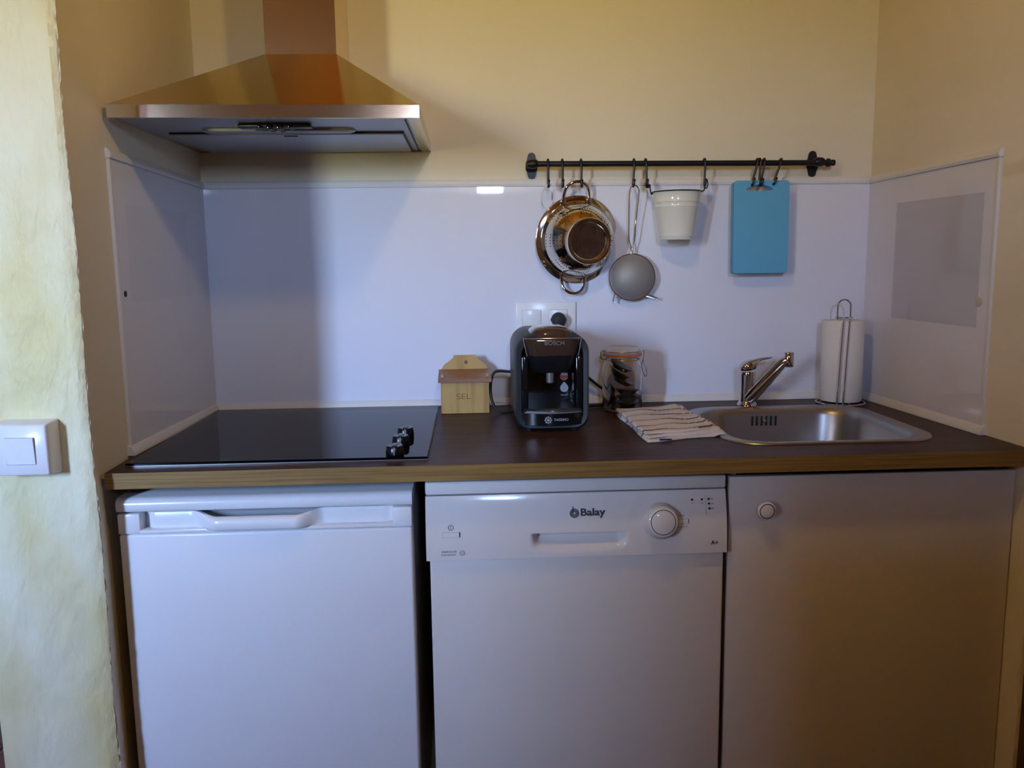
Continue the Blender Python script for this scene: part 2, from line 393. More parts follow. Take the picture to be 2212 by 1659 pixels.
t,P,L = side_panel('r',-.49,'white glossy splash panel on the wall beside the sink',.007,(.135,.455,1.118,1.393,'patch_grey'))
q = P(L-.03,.005); MB().lathe([(.010,0),(.010,-.002),(.006,-.003)],(q[0],q[1],1.172),'x',16).build('screw_cap','crumb',t)

# ------------------------------------------------------------------ worktop with sink cut-out
SX0,SX1,SY0,SY1 = 1.163,1.602,-.548,-.122
WF = -.646
def worktop():
    t = thing('worktop','long dark walnut laminate worktop across the whole niche','worktop',(.85,-.3,.9))
    bm = bmesh.new()
    outer = [(-.005,-.001),(-.010,-.5),(-.006,WF),(1.7125,WF+.004),(1.6785,-.001)]
    inner = rrect(SX0+.008,SX1-.008,SY0+.008,SY1-.008,.07)
    def lay(z):
        A = [bm.verts.new((*p,z)) for p in outer]; B = [bm.verts.new((*p,z)) for p in inner]
        E = [bm.edges.new((L[i],L[(i+1)%len(L)])) for L in (A,B) for i in range(len(L))]
        bmesh.ops.triangle_fill(bm, edges=E, use_beauty=True); return A,B
    A,B = lay(.9); C,D = lay(.8705)
    for P_,Q_ in ((A,C),(B,D)):
        for i in range(len(P_)): 
            if P_ is A and i==2: continue
            j=(i+1)%len(P_); bm.faces.new((P_[i],P_[j],Q_[j],Q_[i]))
    bmesh.ops.recalc_face_normals(bm, faces=bm.faces)
    me = bpy.data.meshes.new('board'); bm.to_mesh(me); bm.free(); link('board',me,'worktop',t)
    MB().prism([(-.006,WF-.0012),(1.7125,WF+.0028),(1.7125,WF+.006),(-.006,WF+.003)],'z',.8705,.8998).build('front_edge','worktop_edge_lit',t,'walnut edging strip with window light in its lighter colour',smooth=False)
worktop()

# ------------------------------------------------------------------ hob
def hob():
    t = thing('ceramic_hob','black glass ceramic hob set into the worktop under the hood','hob',(.29,-.31,.9))
    pts = [(.012,-.0265),(.012,-.598),(.5675,-.600),(.5675,-.0275)]
    rings = [[(x,y,z) for x,y in pts] for z in (.9002,.9052)]
    cx,cy = .29,-.31
    rings.append([(x+(.0015 if x<cx else -.0015),y+(.0015 if y<cy else -.0015),.906) for x,y in pts])
    MB().loft(rings).build('glass_plate','hob_glass',t,smooth=False)
    MB().prism([(.0115,-.6010),(.5682,-.6010),(.5682,-.5998),(.0115,-.5980)],'z',.9003,.9020).build('front_bevel','steel_dull',t)
    for k,(x,y) in enumerate(((.5045,-.578),(.5085,-.487),(.512,-.405))):
        kb = MB().lathe([(.0165,.9061),(.0172,.9075),(.0172,.912),(.0160,.923),(.0148,.9245)],(x,y,0),n=36).build('knob','knob_black',t)
        MB().box(x-.0045,x+.0045,y-.0155,y+.0155,.9246,.9262,.0006).build('grip','knob_black',kb)
        MB().box(x-.0005,x+.0005,y-.0177,y-.0172,.909,.924).build('pointer','white_sticker',kb)
        arc = [(x+.0135*math.cos(a),y+.0135*math.sin(a)-.0,.9252) for a in [(-100+i*11)*PI/180 for i in range(18)]]
        MB().tube(arc,.00035,5).build('rim_highlight','white_sticker',kb)  # curved edge highlight painted as a thin white line
hob()

# ------------------------------------------------------------------ hood
def hood():
    t = thing('range_hood','brushed steel pyramid range hood with square chimney above the hob','range hood',(.28,-.25,1.537))
    zb, zt = 1.537, 1.5605; yf = -.5
    XLb, XLf, XRr = .002,-.0085,.5635
    cx0,cx1,cy,cz = .2166,.3705,-.2,1.721
    # fascia: shallow frame
    yl, yr_ = yf-.008, yf+.010
    out = [(XLb,-.001),(XLf,yl),(XRr,yr_),(XRr,-.001)]
    inn = [(XLb+.008,-.009),(XLf+.008,yl+.008),(XRr-.022,yr_+.008),(XRr-.022,-.009)]
    b = MB(); n = 4
    V = [[b.bm.verts.new((*p,z)) for p in l] for l,z in ((inn,zb+.004),(inn,zb),(out,zb),(out,zt),(inn,zt-.001))]
    for A,B in zip(V,V[1:]):
        for i in range(n): b.bm.faces.new((A[i],A[(i+1)%n],B[(i+1)%n],B[i]))
    b.build('fascia','steel',t,smooth=False)
    # pyramid canopy
    top = [(cx0,-.002),(cx0,cy),(cx1,cy),(cx1,-.002)]
    b = MB(); b.loft([[(*p,zt) for p in out],[(*p,cz) for p in top]],False,True)
    b.build('canopy','steel',t,smooth=False)
    b = MB(); b.loft([[(*p,cz-.001) for p in top],[(*p,H-.0) for p in top]],True,True)
    b.build('chimney','steel_duct',t,'steel chimney duct cover',smooth=False)
    MB().prism([(p[0],p[1]) for p in inn],'z',zb+.003,zb+.005).build('underside_plate','filter',t,smooth=False)
    # removable grease panel with shadow gap
    MB().box(.034,.520,-.306,-.020,zb-.0005,zb+.004).build('panel_gap','groove',t)
    MB().box(.036,.517,-.304,-.022,zb-.003,zb+.002,.0015).build('grease_panel','filter',t,'flat grey perimeter suction panel')
    MB().box(.268,.296,-.296,-.289,zb-.0045,zb-.002).build('panel_latch','groove',t)
    MB().box(.5335,.5355,-.465,-.006,zb-.0005,zb+.001).build('side_gap','groove',t)
    lens = MB(); lens.loft([[(x,y,z) for x,y in rrect(x0,x1,-.358,-.316,r)] for z,x0,x1,r in ((zb+.004,.11,.425,.019),(zb-.001,.113,.422,.018),(zb-.0025,.12,.415,.015))])
    lens.build('light_lens','lens_grey',t,'long pale lamp cover')
    cs = MB().box(.205,.347,-.424,-.398,zb-.006,zb+.002,.003).build('control_strip','black',t,'black slider control strip')
    for k,x in enumerate((.249,.268,.287,.307)):
        w = .0045 if k in (1,2) else .003
        MB().box(x-w,x+w,-.432,-.390,zb-.010 if k in (1,2) else zb-.008,zb-.002,.001).build('slider_button','black_gloss',cs)
hood()

# ------------------------------------------------------------------ fridge
def fridge():
    t = thing('refrigerator','white undercounter refrigerator under the hob with a moulded grip','refrigerator',(.27,-.33,0))
    x0,x1 = .0025,.5365; yf = -.630
    MB().box(x0+.004,x1-.004,-.575,-.06,.03,.838,.004).build('body','appliance',t)
    b = MB()      # lid with rounded front
    prof = [(-.06,.826),(-.606,.8235),(yf+.003,.8225),(yf,.826),(yf,.838),(yf+.004,.8445),(yf+.014,.8475),(-.06,.8495)]
    b.prism(prof,'x',x0-.001,x1+.001); b.build('lid','appliance_plastic',t,ang=50)
    b = MB().box(x0,x1,yf+.001,-.585,.055,.7800,.005,3); b.build('door','appliance',t)
    d = MB()
    zc0, zc1 = .781,.8185
    d.box(x0,x0+.040,yf,-.588,zc0,zc1,.0025); d.box(x1-.036,x1,yf,-.588,zc0,zc1,.0025)
    d.box(x0+.035,x1-.03,yf+.0005,-.588,zc0,zc0+.0065,.0015)
    cap = d.build('door_cap','appliance_plastic',t)
    # recess back + bulging grip, one continuous moulded band
    b = MB(); rows = []; nx = 90
    xa, xb = x0+.0385, x1-.0345
    for i in range(nx+1):
        x = xa+(xb-xa)*i/nx
        g = sstep(.130,.185,x)*(1-sstep(.325,.375,x))
        s_ = sstep(xa,.062,x)
        yy = (-.600)+(-.014)*s_-.030*g+.006*sstep(xb-.02,xb,x)
        zt = zc1-.001-.006*g
        rows.append([(x,yy+.010,zc0+.004),(x,yy,zc0+.0065),(x,yy-.003*g,zc0+.010),(x,yy-.003*g,zt-.004),(x,yy+.002,zt),(x,yy+.010,zt)])
    b.loft(rows,True,True); b.build('grip','appliance_plastic',t,ang=60)
    MB().box(x0+.003,x1-.003,-.587,-.574,.06,.816).build('door_seal','light_print',t)
    MB().box(x0+.03,x1-.03,-.56,-.1,0,.03).build('plinth','black',t)
fridge()

# ------------------------------------------------------------------ dishwasher
DZ0, DZ1 = .7085, .8285
def dpy(z):    # curved control panel profile
    u = (z-DZ0)/(DZ1-DZ0); return -.618+.004*u+.0155*u**2.6
def dslope(z): return math.atan((dpy(z+.001)-dpy(z-.001))/.002)
def dishwasher():
    t = thing('dishwasher','white freestanding dishwasher with control panel between fridge and sink cabinet','dishwasher',(.85,-.33,0))
    x0,x1 = .5605,1.1345
    MB().box(x0+.006,x1-.006,-.575,-.03,.05,.83,.003).build('body','dishwasher_white',t)
    MB().box(x0,x1,-.603,-.03,.8315,.8575,.004).build('top_plate','dishwasher_plastic',t)
    # control panel surface with moulded trough handle
    hx0,hx1,hz0,hz1 = .7585,.944,.7150,.7555
    zs = sorted(set([DZ0+(DZ1-DZ0)*k/34 for k in range(35)]+[hz1,hz1-.0006,hz1-.0012]))
    nx = 150; rows = []
    for z in zs:
        row = []
        for i in range(nx+1):
            x = x0+(x1-x0)*i/nx
            dep = 0
            if z<hz1-.0003:
                m = (x-hx0)/(hx1-hx0)
                if 0<m<1:
                    ends = sstep(0,.10,m)*(1-sstep(.90,1,m))
                    zl = hz0+.010*(abs(m-.5)*2)**3
                    dep = .027*ends*sstep(zl,hz1-.006,z)
            row.append((x,dpy(z)+dep,z))
        rows.append(row)
    b = MB(); b.loft([[(x,-.600+.012*(k),DZ0+.0) for x,_,_ in rows[0]] for k in (1,)]+rows+[[(x,-.585,DZ1) for x,_,_ in rows[-1]]],False,False,closed=False)
    for xe,ix in ((x0,0),(x1,-1)):
        vs_ = [b.bm.verts.new((xe,-.585,DZ0))]+[b.bm.verts.new(r[ix]) for r in rows]+[b.bm.verts.new((xe,-.585,DZ1))]
        b.bm.faces.new(vs_)
    cp = b.build('control_panel','dishwasher_plastic',t,ang=45)
    MB().box(x0+.006,x1-.0025,-.607,-.58,.10,.7080,.004,3).build('door','dishwasher_white',t)
    MB().box(x0+.02,x1-.02,-.55,-.5,0,.10).build('plinth','black',t)
    # programme knob
    kx,kz = 1.007,.773; ky = dpy(kz); tl = dslope(kz)
    R_ = Matrix.Translation((kx,ky,kz)) @ Matrix.Rotation(-tl,4,'X')
    kn = MB().lathe([(.0345,.001),(.0345,-.003),(.0325,-.006),(.0305,-.010),(.0290,-.019),(.0268,-.0215),(.0245,-.0220)],(0,0,0),'y',48,mtx=R_).build('programme_knob','dishwasher_plastic',t)
    MB().lathe([(.0240,-.0216),(.0238,-.0226),(.0229,-.0229),(.0227,-.0216)],(0,0,0),'y',48,cap0=False,cap1=False,mtx=R_).build('cap_groove','grey_print',kn)
    MB().lathe([(.0226,-.020),(.0226,-.0222),(.0215,-.0229)],(0,0,0),'y',48,mtx=R_).build('cap','dishwasher_plastic',kn)
    def put(me_b, x, z, nm, m, par=cp, off=.0006):
        return me_b.build(nm, m, par)
    def TR(x,z,off=.0007): return Matrix.Translation((x,dpy(z)-off,z)) @ Matrix.Rotation(-dslope(z),4,'X')
    def plate(nm,x,z,w,h,m,th=.0006): return MB().box(-w/2,w/2,-th,0.0004,-h/2,h/2,mtx=TR(x,z,.0002)).build(nm,m,cp)
    def ring(nm,x,z,r,m,th=.0005): return MB().lathe([(r+th,-.0004),(r+th,-.0009),(r-th,-.0009),(r-th,-.0004)],(0,0,0),'y',28,cap0=False,cap1=False,mtx=TR(x,z,0)).build(nm,m,cp)
    # power button and symbol
    bx,bz = .608,.7575
    plate('button_outline',bx,bz,.034,.0098,'light_print',.0004); plate('power_button',bx,bz,.0328,.0086,'dishwasher_plastic',.0009)
    plate('button_mark',bx+.0158,bz,.0018,.0088,'grey_print',.0011)
    ring('power_symbol',bx-.0005,bz+.0135,.0048,'grey_print',.0004); plate('power_symbol',bx-.0005,bz+.0135,.0009,.0045,'grey_print')
    # start button
    plate('button_outline',1.0505,.771,.021,.0088,'light_print',.0004); plate('start_button',1.0505,.771,.0198,.0076,'dishwasher_plastic',.0009); plate('button_mark',1.0602,.771,.0012,.0076,'grey_print',.0011)
    def txt(s,x,z,size,m,bold=0,sq=1):
        text(s,size,(x,dpy(z)-.0008,z),m,cp,'lettering',dslope(z),bold,sq)
    def print_line(x,z,w,h,n):      # small print too fine to read: a row of tiny strokes
        for k in range(n):
            ww = w/n*(.55+.35*hn(k,int(x*1000))); plate('small_print',x-w/2+w*(k+.5)/n,z,ww,h,'light_print',.0004)
    print_line(1.048,.7815,.012,.0022,3); print_line(1.049,.7610,.020,.0020,4)
    # indicator lights
    for (x,z) in ((1.0685,.8105),(1.0875,.8105),(1.1005,.8110),(1.1008,.8025),(1.1012,.7935)):
        MB().lathe([(.0021,.0004),(.0021,-.0008),(.0012,-.0011)],(0,0,0),'y',14,mtx=TR(x,z,0)).build('indicator_light','black_gloss',cp)
    for z in (.8110,.8025,.7935): print_line(1.1075,z,.0055,.0026,2)
    plate('divider_line',1.0945,.799,.0005,.038,'light_print',.0003); plate('divider_line',1.079,.8050,.012,.0005,'light_print',.0003)
    print_line(1.0685,.8040,.004,.0022,1); print_line(1.0875,.8040,.004,.0022,1)
    txt('A+',1.1105,.7285,.0115,'grey_print',.0001)
    print_line(.603,.7255,.030,.0036,6); print_line(.602,.7195,.028,.0030,7); ring('eco_mark',.628,.7225,.0045,'light_print',.0006); ring('eco_mark',.6295,.7225,.0022,'light_print',.0004)
    # brand mark: spiral + name
    txt('Balay',.8765,.7925,.0190,'grey_print',.0005,1.2)
    for r in (.0032,.0056,.0080): ring('spiral_mark',.8418,.7915,r,'grey_print',.0008)
    plate('spiral_mark',.8392,.7975,.0016,.013,'grey_print',.0008)
dishwasher()

# ------------------------------------------------------------------ sink cabinet
def sink_cabinet():
    t = thing('sink_cabinet','white one door base cabinet with a round knob under the sink','cabinet',(1.43,-.3,0))
    x0,x1 = 1.1425,1.7085
    b = MB(); b.box(x0+.004,x0+.02,-.575,-.03,.08,.862); b.box(x1-.030,x1-.014,-.575,-.06,.08,.862); b.box(x0+.02,x1-.03,-.575,-.05,.08,.096)
    b.build('carcass','melamine',t,smooth=False)
    d = MB().box(x0,x1-.001,-.600,-.582,.10,.8515,.0015).build('door','melamine',t)
    MB().lathe([(.0068,0),(.0068,-.006),(.0145,-.012),(.0180,-.018),(.0175,-.0225),(.0145,-.0245),(.0135,-.0240),(.0125,-.0245),(.006,-.0252)],(1.2085,-.600,.7895),'y',36).build('knob','appliance_plastic',d,'round white knob')
    MB().lathe([(.0146,-.0246),(.0138,-.0252),(.0130,-.0246)],(1.2085,-.600,.7895),'y',36,cap0=False,cap1=False).build('knob_groove','groove',d)
    MB().box(x1-.034,x1-.018,-.581,-.57,.855,.866,.001).build('hinge_block','appliance_plastic',t)
    MB().box(x0+.02,x1-.03,-.52,-.50,0,.08).build('plinth','melamine',t)
sink_cabinet()

# ------------------------------------------------------------------ sink
def sink():
    t = thing('sink','stainless steel single bowl sink with rounded corners inset in the worktop','sink',(1.38,-.33,.9))
    def R_(i,z,r,l=0,rr=0,f=0,bk=0): return [(x,y,z) for x,y in rrect(SX0+i+l,SX1-i-rr,SY0+i+f,SY1-i-bk,r,10)]
    rings = [R_(0,.9003,.085),R_(.001,.9028,.085),R_(.004,.9042,.083),R_(.012,.9042,.080),
             R_(.018,.9030,.078,.004,.012,0,.012),R_(.021,.8985,.077,.004,.014,0,.014),R_(.025,.885,.076,.004,.015,0,.015),R_(.031,.80,.072,.004,.018,0,.017),R_(.036,.775,.07,.004,.020,0,.018),R_(.048,.760,.06,.004,.02,0,.018),R_(.075,.7565,.05,.004,.02,0,.018)]
    MB().loft(rings,False,True).build('basin','steel_dull',t,ang=60)
    MB().lathe([(.042,.758),(.042,.7595),(.036,.760),(.030,.7585)],(1.385,-.33,0),n=32).build('drain','chrome',t)
    for k in range(6):
        x = 1.333+k*.0115
        MB().box(x-.0022,x+.0022,-.1675,-.1640,.862,.886,.001,1,mtx=None).build('overflow_slot','groove',t)
    MB().lathe([(.004,0),(.004,-.003),(.002,-.004)],(1.362,-.166,.874),'y',12).build('overflow_screw','chrome',t)
sink()

# ------------------------------------------------------------------ tap
def tap():
    X,Y = 1.341,-.098
    t = thing('mixer_tap','chrome single lever mixer tap behind the sink','tap',(X,Y,.9))
    MB().lathe([(.0245,.9003),(.0245,.905),(.0215,.909),(.0200,.912)],(X,Y,0),n=32).build('base','chrome',t)
    MB().lathe([(.0195,.912),(.0185,.925),(.0185,.96),(.0195,.979),(.0200,.986),(.0190,.9875)],(X,Y,0),n=36).build('body','chrome',t)
    # lever head: domed cap drawn out into a flat lever
    b = MB(); rings = []
    for k,(u,hw,z0,z1) in enumerate(((-.0205,.004,.990,.998),(-.0185,.0125,.9885,1.006),(-.010,.0190,.9885,1.0125),(.004,.0195,.9885,1.0165),(.016,.0165,.9895,1.0185),(.024,.011,1.0075,1.0200),(.034,.0085,1.0140,1.0215),(.050,.008,1.0170,1.0230),(.058,.007,1.0185,1.0235),(.061,.004,1.0200,1.0230))):
        zc,hh = (z0+z1)/2,(z1-z0)/2
        rings.append([(X+u,Y+hw*math.cos(a),zc+hh*math.sin(a)) for a in [2*PI*i/20 for i in range(20)]])
    b.loft(rings); b.build('lever','chrome',t,ang=60)
    # spout: flat rising arm swung out to the right and forward
    d = Vector((.070,-.050,.104)); side = Vector((-d.y,d.x,0)).normalized(); b = MB(); rings = []
    s0 = Vector((X+.001,Y-.012,.919))
    for u,w,h,dz in ((0,.0150,.0140,0),(.15,.0150,.0150,0),(.5,.0145,.0145,0),(.8,.0135,.0130,.0),(.93,.0130,.0120,-.001),(1.02,.0125,.0110,-.004),(1.10,.0115,.0100,-.010)):
        c = s0+d*u+Vector((0,0,dz)); nrm = d.cross(side).normalized(); nrm = nrm if nrm.z>0 else -nrm
        rings.append([c+side*w*math.copysign(abs(math.cos(a))**.6,math.cos(a))+nrm*h*math.copysign(abs(math.sin(a))**.6,math.sin(a)) for a in [2*PI*i/24 for i in range(24)]])
    b.loft(rings); b.build('spout','chrome',t,ang=50)
    e = s0+d*1.07
    MB().lathe([(.0105,.013),(.0128,.010),(.0128,-.0215),(.0118,-.0230),(.0100,-.0230),(.0100,-.018)],(e.x+.001,e.y,e.z-.002),n=28).build('aerator','chrome',t)
tap()

# ------------------------------------------------------------------ kitchen roll on its stand
def kitchen_roll():
    X,Y = 1.585,-.087; z = .9
    t = thing('paper_towel_holder','chrome wire stand with loop handle holding the kitchen roll','holder',(X,Y,z))
    def circ(r,zz,n=40): return [(X+r*math.cos(2*PI*i/n),Y+r*math.sin(2*PI*i/n),zz) for i in range(n)]
    MB().tube(circ(.058,z+.0026),.0025,8,True).build('base_ring','chrome',t)
    b = MB()
    for a in (0,PI/2,PI,1.5*PI): b.tube([(X,Y,z+.0052),(X+.057*math.cos(a),Y+.057*math.sin(a),z+.0052)],.0022,8)
    b.build('base_cross','chrome',t)
    lp = [(X-.0165,Y,z+.005),(X-.0165,Y,z+.232)]+[(X+.0165*math.cos(a),Y,z+.245+.0165*math.sin(a)) for a in [PI-PI*i/14 for i in range(15)]]+[(X+.0165,Y,z+.232),(X+.0165,Y,z+.005)]
    MB().tube(lp,.0021,8).build('loop_handle','chrome',t)
    MB().tube([(X-.022,Y-.002,z+.2165),(X+.02,Y-.004,z+.2165)],.0018,8).build('cross_bar','chrome',t)
    g = [(X-.0330,Y-.0545,z+.005),(X-.0265,Y-.0545,z+.19),(X-.022,Y-.05,z+.210),(X-.012,Y-.03,z+.2165),(X-.006,Y-.004,z+.2165)]
    for dx in (0,.0155):
        MB().tube(smooth_path([(a+dx,b_,c) for a,b_,c in g],5),.0019,8).build('guide_wire','chrome',t)
    r = MB().lathe([(.018,.0082),(.0485,.0082),(.0500,.0102),(.0500,.2085),(.0485,.2105),(.018,.2105)],(X,Y,z),n=64,cap0=False,cap1=False)
    r.lathe([(.018,.0082),(.018,.2105)],(X,Y,z),n=32,cap0=False,cap1=False)
    o = r.build('paper_towel_roll','paper'); tag(o,'white paper towel roll standing on the wire holder by the sink corner','paper towel')
kitchen_roll()

# ------------------------------------------------------------------ wooden salt box
def salt_box():
    x0,x1 = .5775,.6945; yb,yf = -.048,-.124; z = .9
    t = thing('salt_box','small varnished pine salt box with a red brown lid beside the hob','box',((x0+x1)/2,(yb+yf)/2,z))
    b = MB(); b.box(x0,x1,yf,yf+.007,z+.0005,z+.088,.0008,1); b.box(x0,x0+.007,yf+.007,yb-.007,z+.0005,z+.094,.0005,1); b.box(x1-.007,x1,yf+.007,yb-.007,z+.0005,z+.094,.0005,1); b.box(x0+.007,x1-.007,yf+.007,yb-.007,z+.0005,z+.007)
    b.build('body','pine',t,smooth=False)
    # shaped back board with hanging hole
    zt = z+.136; mid = (x0+x1)/2; pts = [(x0+.001,z+.0005),(x1-.001,z+.0005),(x1-.001,z+.103)]
    pts += [(x1-.003-.028*sstep(0,1,k/8),z+.105+.029*(k/8)) for k in range(9)]
    pts += [(mid+.028,zt),(mid-.028,zt)]
    pts += [(x0+.003+.028*sstep(0,1,k/8),z+.105+.029*(k/8)) for k in range(8,-1,-1)] + [(x0+.001,z+.103)]
    bb = MB().prism(pts,'y',yb-.007,yb).build('back_board','pine',t,smooth=False)
    MB().lathe([(.0042,-.0002),(.0042,-.0009)],(mid+.003,yb-.007,z+.1185),'y',16).build('hanging_hole','pine_dark',bb)
    b = MB(); b.prism([(yb-.008,z+.1015),(yf-.010,z+.0860),(yf-.011,z+.0785),(yf-.0035,z+.0785),(yb-.008,z+.0945)],'x',x0-.006,x1+.006)
    b.build('lid','pine_lid',t,'sloping red brown lid',smooth=False)
    text('SEL',.020,(mid-.004,yf-.0004,z+.042),'pine_dark',t,'engraved_lettering',0,-.0003,1.25)
salt_box()

# ------------------------------------------------------------------ capsule coffee machine
def coffee_machine():
    X = .826; hw = .0795; yf,yb = -.378,-.125; z = .9
    t = thing('coffee_machine','black and dark grey capsule coffee machine standing by the socket','coffee machine',(X,-.25,z))
    def arch(hw_,z0,z1,rt,rb,n=10):
        out = []
        for cx,cz,a0,r in ((X+hw_-rt,z1-rt,0,rt),(X-hw_+rt,z1-rt,PI/2,rt),(X-hw_+rb,z0+rb,PI,rb),(X+hw_-rb,z0+rb,1.5*PI,rb)):
            for i in range(n+1):
                a = a0+PI/2*i/n; out.append((cx+r*math.cos(a),cz+r*math.sin(a)))
        return out
    def ringy(pts,y): return [(px,y,pz) for px,pz in pts]
    # outer grey shell: a U shaped hoop, closed behind
    o1 = arch(hw,z+.004,z+.2125,.042,.030); o2 = arch(hw-.004,z+.008,z+.2085,.040,.028); i1 = arch(hw-.0125,z+.0135,z+.200,.036,.024)
    b = MB(); b.loft([ringy(o2,yb),ringy(o1,yb-.004),ringy(o1,yf+.022),ringy(o2,yf+.016),ringy(i1,yf+.018),ringy(i1,yb-.10)],True,True)
    b.build('outer_shell','grey_shell',t,'dark grey hoop shaped casing',ang=45)
    # black inner front: side cheeks, column at the back, head
    b = MB()
    b.prism(arch(hw-.0128,z+.0140,z+.172,.022,.022),'y',yb-.09,yb-.118)
    b.build('back_panel','black_gloss',t)
    for s in (-1,1):
        bx = MB(); xa,xb = X+s*(hw-.0128),X+s*(hw-.028)
        bx.box(min(xa,xb),max(xa,xb),yf+.021,yb-.09,z+.045,z+.165,.004); bx.build('cheek','black_gloss',t)
    # brewing head (drum tapering downward) and lid
    hy = yf+.058
    b = MB(); rings = []
    for zz,w,dp,r in ((.128,.040,.040,.02),(.136,.047,.047,.022),(.158,.053,.053,.026),(.166,.0555,.055,.027)):
        rings.append([(px,py,z+zz) for px,py in rrect(X-w,X+w,hy-dp,hy+dp+.06,r)])
    b.loft(rings); b.build('brew_head','black',t)
    b = MB(); rings = []
    for zz,w,dp,r in ((.166,.0545,.054,.027),(.190,.0600,.058,.028),(.200,.0615,.059,.028),(.2035,.0600,.057,.027)):
        rings.append([(px,py,z+zz) for px,py in rrect(X-w,X+w,hy-dp,hy+dp+.05,r)])
    b.loft(rings); lid = b.build('brew_lid','smoke',t,'smoky brown translucent flip lid')
    b = MB(); rings = []
    for zz,w,dp,r in ((.203,.047,.047,.03),(.215,.044,.044,.03),(.2235,.034,.034,.025),(.2265,.018,.020,.012)):
        rings.append([(px,py,z+zz) for px,py in rrect(X-w,X+w,hy-dp,hy+dp+.04,r)])
    b.loft(rings); b.build('dome','smoke',lid)
    MB().tube([(X-.0622,hy-.050,z+.2035),(X-.045,hy-.0600,z+.2035),(X+.045,hy-.0600,z+.2035),(X+.0622,hy-.050,z+.2035)],.0010,6).build('chrome_line','silver',lid)
    for s in (-1,1):
        MB().tube([(X+s*.0625,hy-.044,z+.2035),(X+s*.0575,hy-.050,z+.178),(X+s*.0550,hy-.0505,z+.166)],.0011,6).build('chrome_line','silver',lid)
    text('BOSCH',.0115,(X+.003,hy-.0600,z+.1930),'silver',lid,'lettering',0,.0001,1.15)
    # spout
    MB().lathe([(.0095,.135),(.0095,.128),(.0085,.105),(.0065,.103),(.005,.108)],(X-.003,hy-.020,z),n=24).build('spout','silver',t)
    # drip tray
    tr = MB(); n = 24
    def bow(w,y0,sag): return [(X-w+2*w*i/n,y0-sag*(1-((i/n)*2-1)**2)) for i in range(n+1)]
    f = bow(.0605,yf+.012,.014); tr.prism(f+[(X+.0605,yb-.12),(X-.0605,yb-.12)],'z',z+.016,z+.043); tray = tr.build('drip_tray','black_gloss',t,ang=50)
    MB().prism(bow(.056,yf+.018,.012)+[(X+.056,yb-.125),(X-.056,yb-.125)],'z',z+.0432,z+.0446).build('tray_grid','steel_dull',tray,'grey metal cup grid')
    MB().tube([(x,y-.0002,z+.0430) for x,y in f],.0017,8).build('tray_edge','silver',tray,'curved silver edge')
    MB().lathe([(.0085,.0446),(.0085,.0453),(.004,.0455)],(X+.002,yf+.022,z),n=18).build('cup_mark','silver',tray)
    text('TASSIMO',.0078,(X+.0165,yf-.0030,z+.0285),'light_print',tray,'lettering',0,.0001,1.0)
    for k in range(8):
        a = 2*PI*k/8; MB().lathe([(.0020,0),(.0020,-.0006)],(X-.0115+.0062*math.cos(a),yf-.0030,z+.0285+.0062*math.sin(a)),'y',10).build('petal_mark','light_print',tray)
    MB().lathe([(.0030,0),(.0030,-.0006)],(X-.0115,yf-.0030,z+.0285),'y',12).build('petal_mark','light_print',tray)
    # front foot lip
    b = MB(); b.prism(arch(hw-.0126,z+.0138,z+.050,.012,.022),'y',yf+.020,yb-.1); b.build('base_block','black',t)
    # stickers on the right cheek / back panel
    sy = yb-.1185
    MB().lathe([(.0095,0),(.0095,-.0006)],(X+.038,sy,z+.104),'y',24).build('sticker','red_sticker',t,'round red and white sticker')
    MB().box(X+.032,X+.0465,sy-.0010,sy-.0002,z+.106,z+.112).build('sticker','white_sticker',t)
    drop = [(X+.0385+.0095*math.cos(a),z+.077+.0095*math.sin(a)*(1+.45*max(0,math.sin(a))**8)) for a in [2*PI*i/40 for i in range(40)]]
    MB().prism(drop,'y',sy,sy-.0007).build('sticker','light_print',t,'grey drop shaped sticker')
    for k in range(6): MB().box(X+.0305+k*.003,X+.0325+k*.003,sy-.0009,sy-.0002,z+.0600,z+.0618).build('small_print','light_print',t)
    for s in (-1,1): MB().lathe([(.007,.0005),(.007,.006)],(X+s*.050,yf+.035,z),n=12).build('foot','black_matte',t)
    # mains lead: loop at the left, slack at the right, plug in the wall socket
    lead = smooth_path([(X-.060,yb-.012,z+.098),(X-.085,-.110,z+.100),(.708,-.110,z+.098),(.698,-.112,z+.060),(.704,-.125,z+.022),(.722,-.135,z+.004),(X-.05,-.118,z+.0055),(X+.02,-.112,z+.0055),(X+.12,-.085,z+.0055),(1.015,-.050,z+.0055),(1.000,-.040,z+.030),(.960,-.040,z+.062),(.915,-.060,z+.105),(.885,-.055,z+.170),(.8755,-.050,z+.205)],8)
    MB().tube(lead,.0036,8).build('mains_lead','black_matte',t)
    pl = MB().lathe([(.0185,-.0015),(.0185,-.012),(.0175,-.030),(.013,-.038),(.006,-.040)],(.8757,-.011,z+.2185),'y',28); pl.build('plug','black_matte',t,'black round mains plug')
    MB().box(.8555,.8960,-.027,-.018,z+.2145,z+.2225,.002).build('plug_ear','black_matte',t)
coffee_machine()

